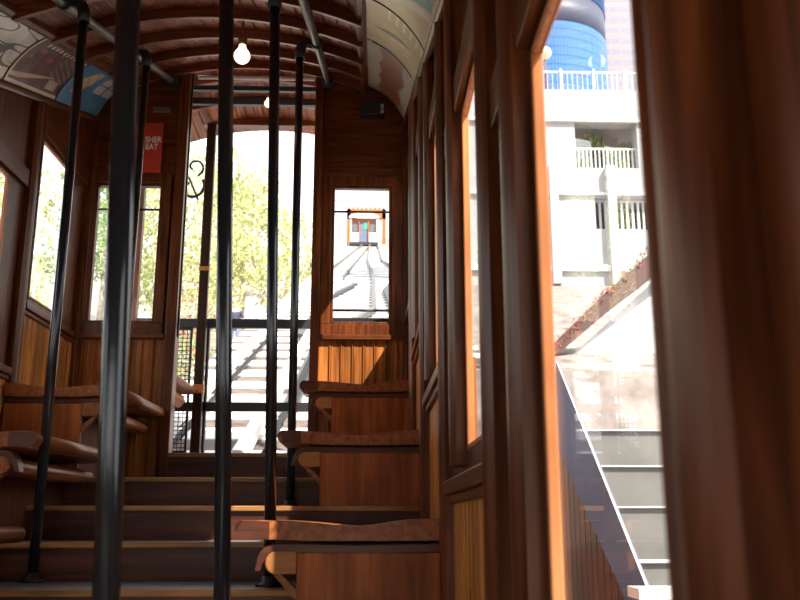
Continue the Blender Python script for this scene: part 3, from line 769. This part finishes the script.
tree(-9.4,14.5,6.5,2.2,'sparse tree nearest the car, at or beyond the left picture edge',M['leaf_y'],900,.09,8,.10)
tree(-4.9,50,7,2.6,'small far tree low beside the right jamb of the doorway',M['leaf_y'],900,.22,6)
def shrub(x,y,h,label,fl=True):
    z=lowz(x,y); r=thing('flowering_shrub',label,'shrub',(x,y,z),'shrubs on the slope')
    t=MB()
    for k in range(6):
        a=k*1.05; t.tube([(x,y,z),(x+.25*math.cos(a),y+.25*math.sin(a),z+h*.5),(x+.5*math.cos(a),y+.5*math.sin(a),z+h*.9)],[.03,.02,.01],5)
    t.build('stems',M['bark'],r)
    m=MB(); leaves(m,(x,y,z+h*.55),h*.62,700,.07,0,.75); m.build('foliage',M['leaf_g'],r)
    m=MB(); leaves(m,(x,y,z+h*.65),h*.65,230,.07,0,.75); m.build('blossom',M['flower'],r)
shrub(-4.55,22,1.5,'red flowering shrub directly behind the upper part of the wire mesh panel')
shrub(-6.15,30,2.0,'red flowering shrub left of the platform post, above the gate bar')
shrub(-3.75,18.5,1.0,'small red flowering shrub low behind the wire mesh, nearest the track')
#RIGHT#
# ------------------------------------------------------------------ outside right: concrete building, towers
f_=904; p_=math.atan(220/904); w_=math.atan(30*math.cos(p_)/904)
Fv=Vector((math.sin(w_)*math.cos(p_),math.cos(w_)*math.cos(p_),math.sin(p_))); Rv=Vector((math.cos(w_),-math.sin(w_),0)); Uv=Rv.cross(Fv)
def at(px,py,Y):
    r=Fv+Rv*((px-400)/f_)+Uv*((300-py)/f_); return r*(Y/r.y)
FY=26.0
def fx(px,py=300): return at(px,py,FY).x
def fz_(py): return at(600,py,FY).z
bd=thing('concrete_building','white concrete parking building with railed openings, right of the car','building',(7,FY,gz(FY)))
xa=fx(440); xb=fx(760)
def fb(nm,mt,x0,x1,z0,z1,y0=0,y1=.6,par=bd): return MB().box(x0,x1,FY+y0,FY+y1,min(z0,z1),max(z0,z1)).build(nm,mt,par)
zt=fz_(90); z1=fz_(121); z2=fz_(168); z3=fz_(198); z4=fz_(229); z5=fz_(272); zb=gz(FY)
m=MB()
m.box(xa,xb,FY,FY+.6,z1,zt)                       # parapet band
m.box(xa,fx(583),FY,FY+.6,z2,z1); m.box(fx(648),xb,FY,FY+.6,z2,z1)
m.box(xa,xb,FY,FY+.6,z3,z2)
m.box(xa,fx(600),FY,FY+.6,z4,z3); m.box(fx(690),xb,FY,FY+.6,z4,z3)
m.box(xa,xb,FY,FY+.6,zb,z4)
m.build('facade',M['concrete'],bd)
m=MB(); m.box(xa,xb,FY+.6,FY+12,zt-.3,zt); m.box(xa,xb,FY+.6,FY+7,z3,z2); m.box(xa,xb,FY+.6,FY+7,zb,z4-.2)
m.build('floor_slab',M['concrete'],bd)
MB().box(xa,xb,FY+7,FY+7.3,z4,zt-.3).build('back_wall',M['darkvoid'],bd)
for px in (612,640,560): 
    x=fx(px); MB().box(x,x+.5,FY+3,FY+3.5,z4,zt-.3).build('column',M['concrete'],bd)
for y_,t in ((272,.10),(123,.05),(196,.04)):
    MB().box(xa,xb,FY-.12,FY,fz_(y_),fz_(y_)+t*2).build('ledge',M['white'],bd)
def railing(par,x0,x1,z0,z1,y,step,mt,n='railing',w=.02):
    m=MB(); m.box(x0,x1,y-.03,y+.03,z1-.06,z1)
    x=x0
    while x<x1: m.box(x,x+w*2,y-w,y+w,z0,z1-.06); x+=step
    return m.build(n,mt,par)
railing(bd,fx(583),fx(648),z2,fz_(145),FY+.25,.13,M['white'])
railing(bd,fx(600),fx(690),z4,z3,FY+.25,.17,M['white'],w=.035)
railing(bd,xa,xb,zt,fz_(69),FY+.2,.16,M['white'],w=.009)
for px in (571,606,639): x=fx(px); MB().box(x,x+.07,FY+.1,FY+.2,zt,fz_(69)+.05).build('railing_post',M['white'],bd)
for px in (553,612): x=fx(px); MB().box(x,x+.25,FY-.25,FY,zb,z2).build('pilaster',M['concrete'],bd)
# plants growing in the openings
for nm,px,py,rr,lab in (('potted_shrub',588,148,.55,'leafy shrub at the left end of the upper garage opening'),('potted_shrub',628,157,.6,'leafy shrub behind the upper garage railing'),('potted_shrub',630,214,.55,'leafy shrub behind the lower barred opening')):
    c=at(px,py,FY+1.1); base=z2 if py<190 else z4-.2
    r=thing(nm,lab,'shrub',(c.x,c.y,base),'shrubs in the building openings')
    m=MB(); leaves(m,(c.x,c.y,max(c.z,base+rr*.8)),rr,420,.10); m.build('foliage',M['leaf_y'],r)
    MB().lathe((c.x,c.y,base),[(0,0),(.22,0),(.28,.3),(.24,.3),(0,.26)],12).build('pot',M['concrete2'],r)
# lamp on the roof parapet
c=at(545,60,FY+.3); lp=thing('globe_lamp','small globe lamp on the parapet before the blue tower','lamp',(c.x,c.y,zt))
MB().tube([(c.x,c.y,zt),(c.x,c.y,c.z)],.035,8).build('post',M['concrete2'],lp)
gl=at(546,46,FY+.3); MB().lathe((c.x,c.y,c.z),[(.02,0)]+[(.22*math.sin(math.pi*k/10),.24-.22*math.cos(math.pi*k/10)) for k in range(1,10)]+[(.0,.46)],14).build('globe',plain('cream globe',(.75,.72,.5),.4),lp)
# curved blue glass tower
def gridmat(name,c0,c1,sx,sz_,wl_=.06,metal=0,rough=.3,c2=None):
    m,nt,b=newmat(name); N=nt.nodes.new; L=nt.links.new
    tc=N('ShaderNodeTexCoord'); sp=N('ShaderNodeSeparateXYZ'); 
    if sx[0]=='ang':
        L(tc.outputs['Object'],sp.inputs[0]); an=N('ShaderNodeMath'); an.operation='ARCTAN2'; L(sp.outputs['Y'],an.inputs[0]); L(sp.outputs['X'],an.inputs[1]); u=an.outputs[0]
    else: L(tc.outputs['Object'],sp.inputs[0]); u=sp.outputs['X']
    def lines(src,per,w):
        d=N('ShaderNodeMath'); d.operation='DIVIDE'; d.inputs[1].default_value=per; L(src,d.inputs[0])
        fr=N('ShaderNodeMath'); fr.operation='FRACT'; L(d.outputs[0],fr.inputs[0])
        lt=N('ShaderNodeMath'); lt.operation='LESS_THAN'; lt.inputs[1].default_value=w; L(fr.outputs[0],lt.inputs[0]); return lt.outputs[0]
    a=lines(u,sx[1],wl_); c=lines(sp.outputs['Z'],sz_[0],sz_[1])
    mx=N('ShaderNodeMath'); mx.operation='MAXIMUM'; L(a,mx.inputs[0]); L(c,mx.inputs[1])
    mc=N('ShaderNodeMix'); mc.data_type='RGBA'; L(mx.outputs[0],mc.inputs['Factor']); mc.inputs['A'].default_value=(*c0,1); mc.inputs['B'].default_value=(*c1,1)
    L(mc.outputs['Result'],b.inputs['Base Color']); b.inputs['Roughness'].default_value=rough; b.inputs['Metallic'].default_value=metal
    return m
M['tower']=gridmat('blue curtain wall',(.06,.17,.40),(.025,.08,.22),('ang',.05),(1.15,.14),.2,0,.35)
M['tower2']=gridmat('pink grey tower',(.19,.19,.25),(.27,.215,.22),('lin',1.6),(1.9,.5),.15,0,.5)
TY=95.0
R_=8.0; cR=at(604,40,TY+R_); tx=cR.x-R_
tw=thing('glass_tower','curved blue glass tower behind the building rooftop','tower',(tx,TY+R_,gz(60)))
zc0=gz(60); ztw=at(570,9,TY).z; ztw2=at(570,-5,TY).z
m=MB(); n=48
def cyl(m,r,z0,z1):
    m.prism([(tx+r*math.cos(2*math.pi*k/n),TY+R_+r*math.sin(2*math.pi*k/n),z0) for k in range(n)],(0,0,z1-z0),smooth=True)
cyl(m,R_,zc0,ztw-1.5); cyl(m,R_,ztw+2.5,ztw+30); m.build('glass_wall',M['tower'],tw)
m=MB(); cyl(m,R_-.1,ztw-1.5,ztw+2.5); m.build('grey_band',plain('grey metal louvre band',(.08,.085,.13),.5),tw)
c0=at(598,40,130.); c1=at(720,40,130.)
t2=thing('office_tower','pinkish grey banded office tower right of the blue tower','tower',((c0.x+c1.x)/2,130,gz(60)))
MB().box(c0.x,c1.x,130,134,gz(60),150).build('facade',M['tower2'],t2)

# retaining walls, parapets and planter slope beside the track
def poly_at(pts,Y,th,mt,nm,lab,cat,par=None):
    m=MB(); m.prism([at(a,b,Y) for a,b in pts],(0,th,0)); o=m.build(nm,mt,par)
    if not par: tag(o,lab,cat)
    return o
# sloped planter parapet with red flowers
pw=thing('sloping_planter','dark sloping planter edge with red flowers crossing the bright wall','planter',at(600,330,12))
poly_at([(548,358),(552,345),(606,292),(668,238),(680,240),(680,256),(612,308),(560,352)],12,.3,plain('dark brown planter',(.10,.05,.04),.7),'edge_wall','','',pw)
m=MB()
for k in range(14):
    t=k/13; c=at(560+t*95,345-t*95,12.1); leaves(m,c,.11,40,.03)
m.build('foliage',M['leaf_g'],pw)
m=MB()
for k in range(14):
    t=k/13; c=at(557+t*95,344-t*95,12.05); leaves(m,c,.10,26,.03)
m.build('blossom',M['flower'],pw)
MB().prism([at(553,372,12.32),at(680,258,12.32),at(680,470,12.32),at(553,440,12.32)],(0,.3,0)).build('white_wall',M['white'],pw)
# terraces
tc_=thing('terraced_wall','stepped grey retaining wall with pale coping seen through the near window','retaining wall',at(640,540,9))
for k,(ya,yb,Y) in enumerate(((431,467,10.6),(467,508,9.9),(508,563,9.2),(563,680,8.5))):
    a=at(555,ya,Y); b=at(760,yb,Y)
    MB().box(a.x,b.x,Y,Y+.7+.1*k,b.z-.3,a.z).build('wall_step',M['concrete2'],tc_)  # terrace shade comes from the wall colour
    MB().box(a.x,b.x,Y-.04,Y+.3,a.z-.0,a.z+.018).build('coping',M['concrete'],tc_)
# blue grey stair parapet descending toward the car
bp=thing('stair_parapet','blue grey sloping stair parapet with a white edge, outside the near window','parapet',at(600,500,4.8))
def at_x(px,py,X):
    r=Fv+Rv*((px-400)/f_)+Uv*((300-py)/f_); return r*(X/r.x)
XP=1.25
a=at_x(556,362,XP); b=at_x(657,615,XP); c=at_x(632,615,XP); d=at_x(549,428,XP)
MB().prism([a,b,c,d],(.02,0,0)).build('side_wall',M['blueconc'],bp)
e=(b-a).normalized(); up=Vector((0,-e.z,e.y)); up=up if up.z>0 else -up
MB().prism([a,b,b+up*.004,a+up*.004],(.012,0,0)).build('white_edge',M['concrete'],bp)
m=MB(); d0=at_x(549,428,XP+.01); e0=at_x(632,615,XP+.01); n=14  # added dark boards, standing in for the car interior reflected in the glass
for k in range(n):
    ya=d0.y+(e0.y-d0.y)*k/n; yb_=d0.y+(e0.y-d0.y)*(k+1)/n+.012
    za=d0.z+(e0.z-d0.z)*k/n; zb_=d0.z+(e0.z-d0.z)*(k+1)/n
    m.prism([(XP+.02,ya,za),(XP+.02,yb_,zb_),(XP+.02,yb_,-1.6),(XP+.02,ya,-1.6)],(.03,0,0))
m.build('reflection_boards',M['frame'],bp)
MB().box(XP+.025,XP+.045,d0.y,d0.y+1.6,-1.6,d0.z).build('reflection_boards',M['frame'],bp)  # more of the added boards, stand-in for the reflection
c=at(648,592,3.6)
wb=thing('white_ledge','bright white ledge at the foot of the near window','ledge',(c.x,3.7,c.z-1.2))
MB().box(c.x-.035,c.x+.16,3.6,3.76,c.z-.028,c.z+.012).build('slab',M['white'],wb)
MB().box(c.x-.025,c.x+.14,3.62,3.75,c.z-1.2,c.z-.028).build('base',M['blueconc'],wb)
#LIGHT#
# ------------------------------------------------------------------ light
w=bpy.data.worlds.new('sky'); S.world=w; w.use_nodes=True; nt=w.node_tree
bg=nt.nodes['Background']; bg.inputs['Color'].default_value=(.97,.98,1,1); bg.inputs['Strength'].default_value=1.7
sun=bpy.data.lights.new('sun','SUN'); sun.energy=10; sun.angle=math.radians(.6); sun.color=(1,.93,.82)
so=bpy.data.objects.new('sun',sun); COL.objects.link(so)
d=Vector((-.44,.52,-.72)).normalized(); so.rotation_euler=d.to_track_quat('-Z','Y').to_euler(); so.location=(5,-6,6)
# ------------------------------------------------------------------ camera
cam=bpy.data.cameras.new('camera'); co=bpy.data.objects.new('camera',cam); COL.objects.link(co); S.camera=co
cam.sensor_width=36; cam.lens=904*36/800; cam.clip_start=.02; cam.clip_end=500
mt=Matrix((( Rv.x,Uv.x,-Fv.x),(Rv.y,Uv.y,-Fv.y),(Rv.z,Uv.z,-Fv.z))); co.rotation_euler=mt.to_euler(); co.location=(0,0,0)
cam.dof.use_dof=True; cam.dof.focus_distance=3.6; cam.dof.aperture_fstop=7.0
v=S.view_settings; v.view_transform='Standard'; v.look='None'; v.gamma=1; v.exposure=.55; v.use_curve_mapping=False
S.cycles.use_denoising=True
S.cycles.max_bounces=10; S.cycles.transparent_max_bounces=16
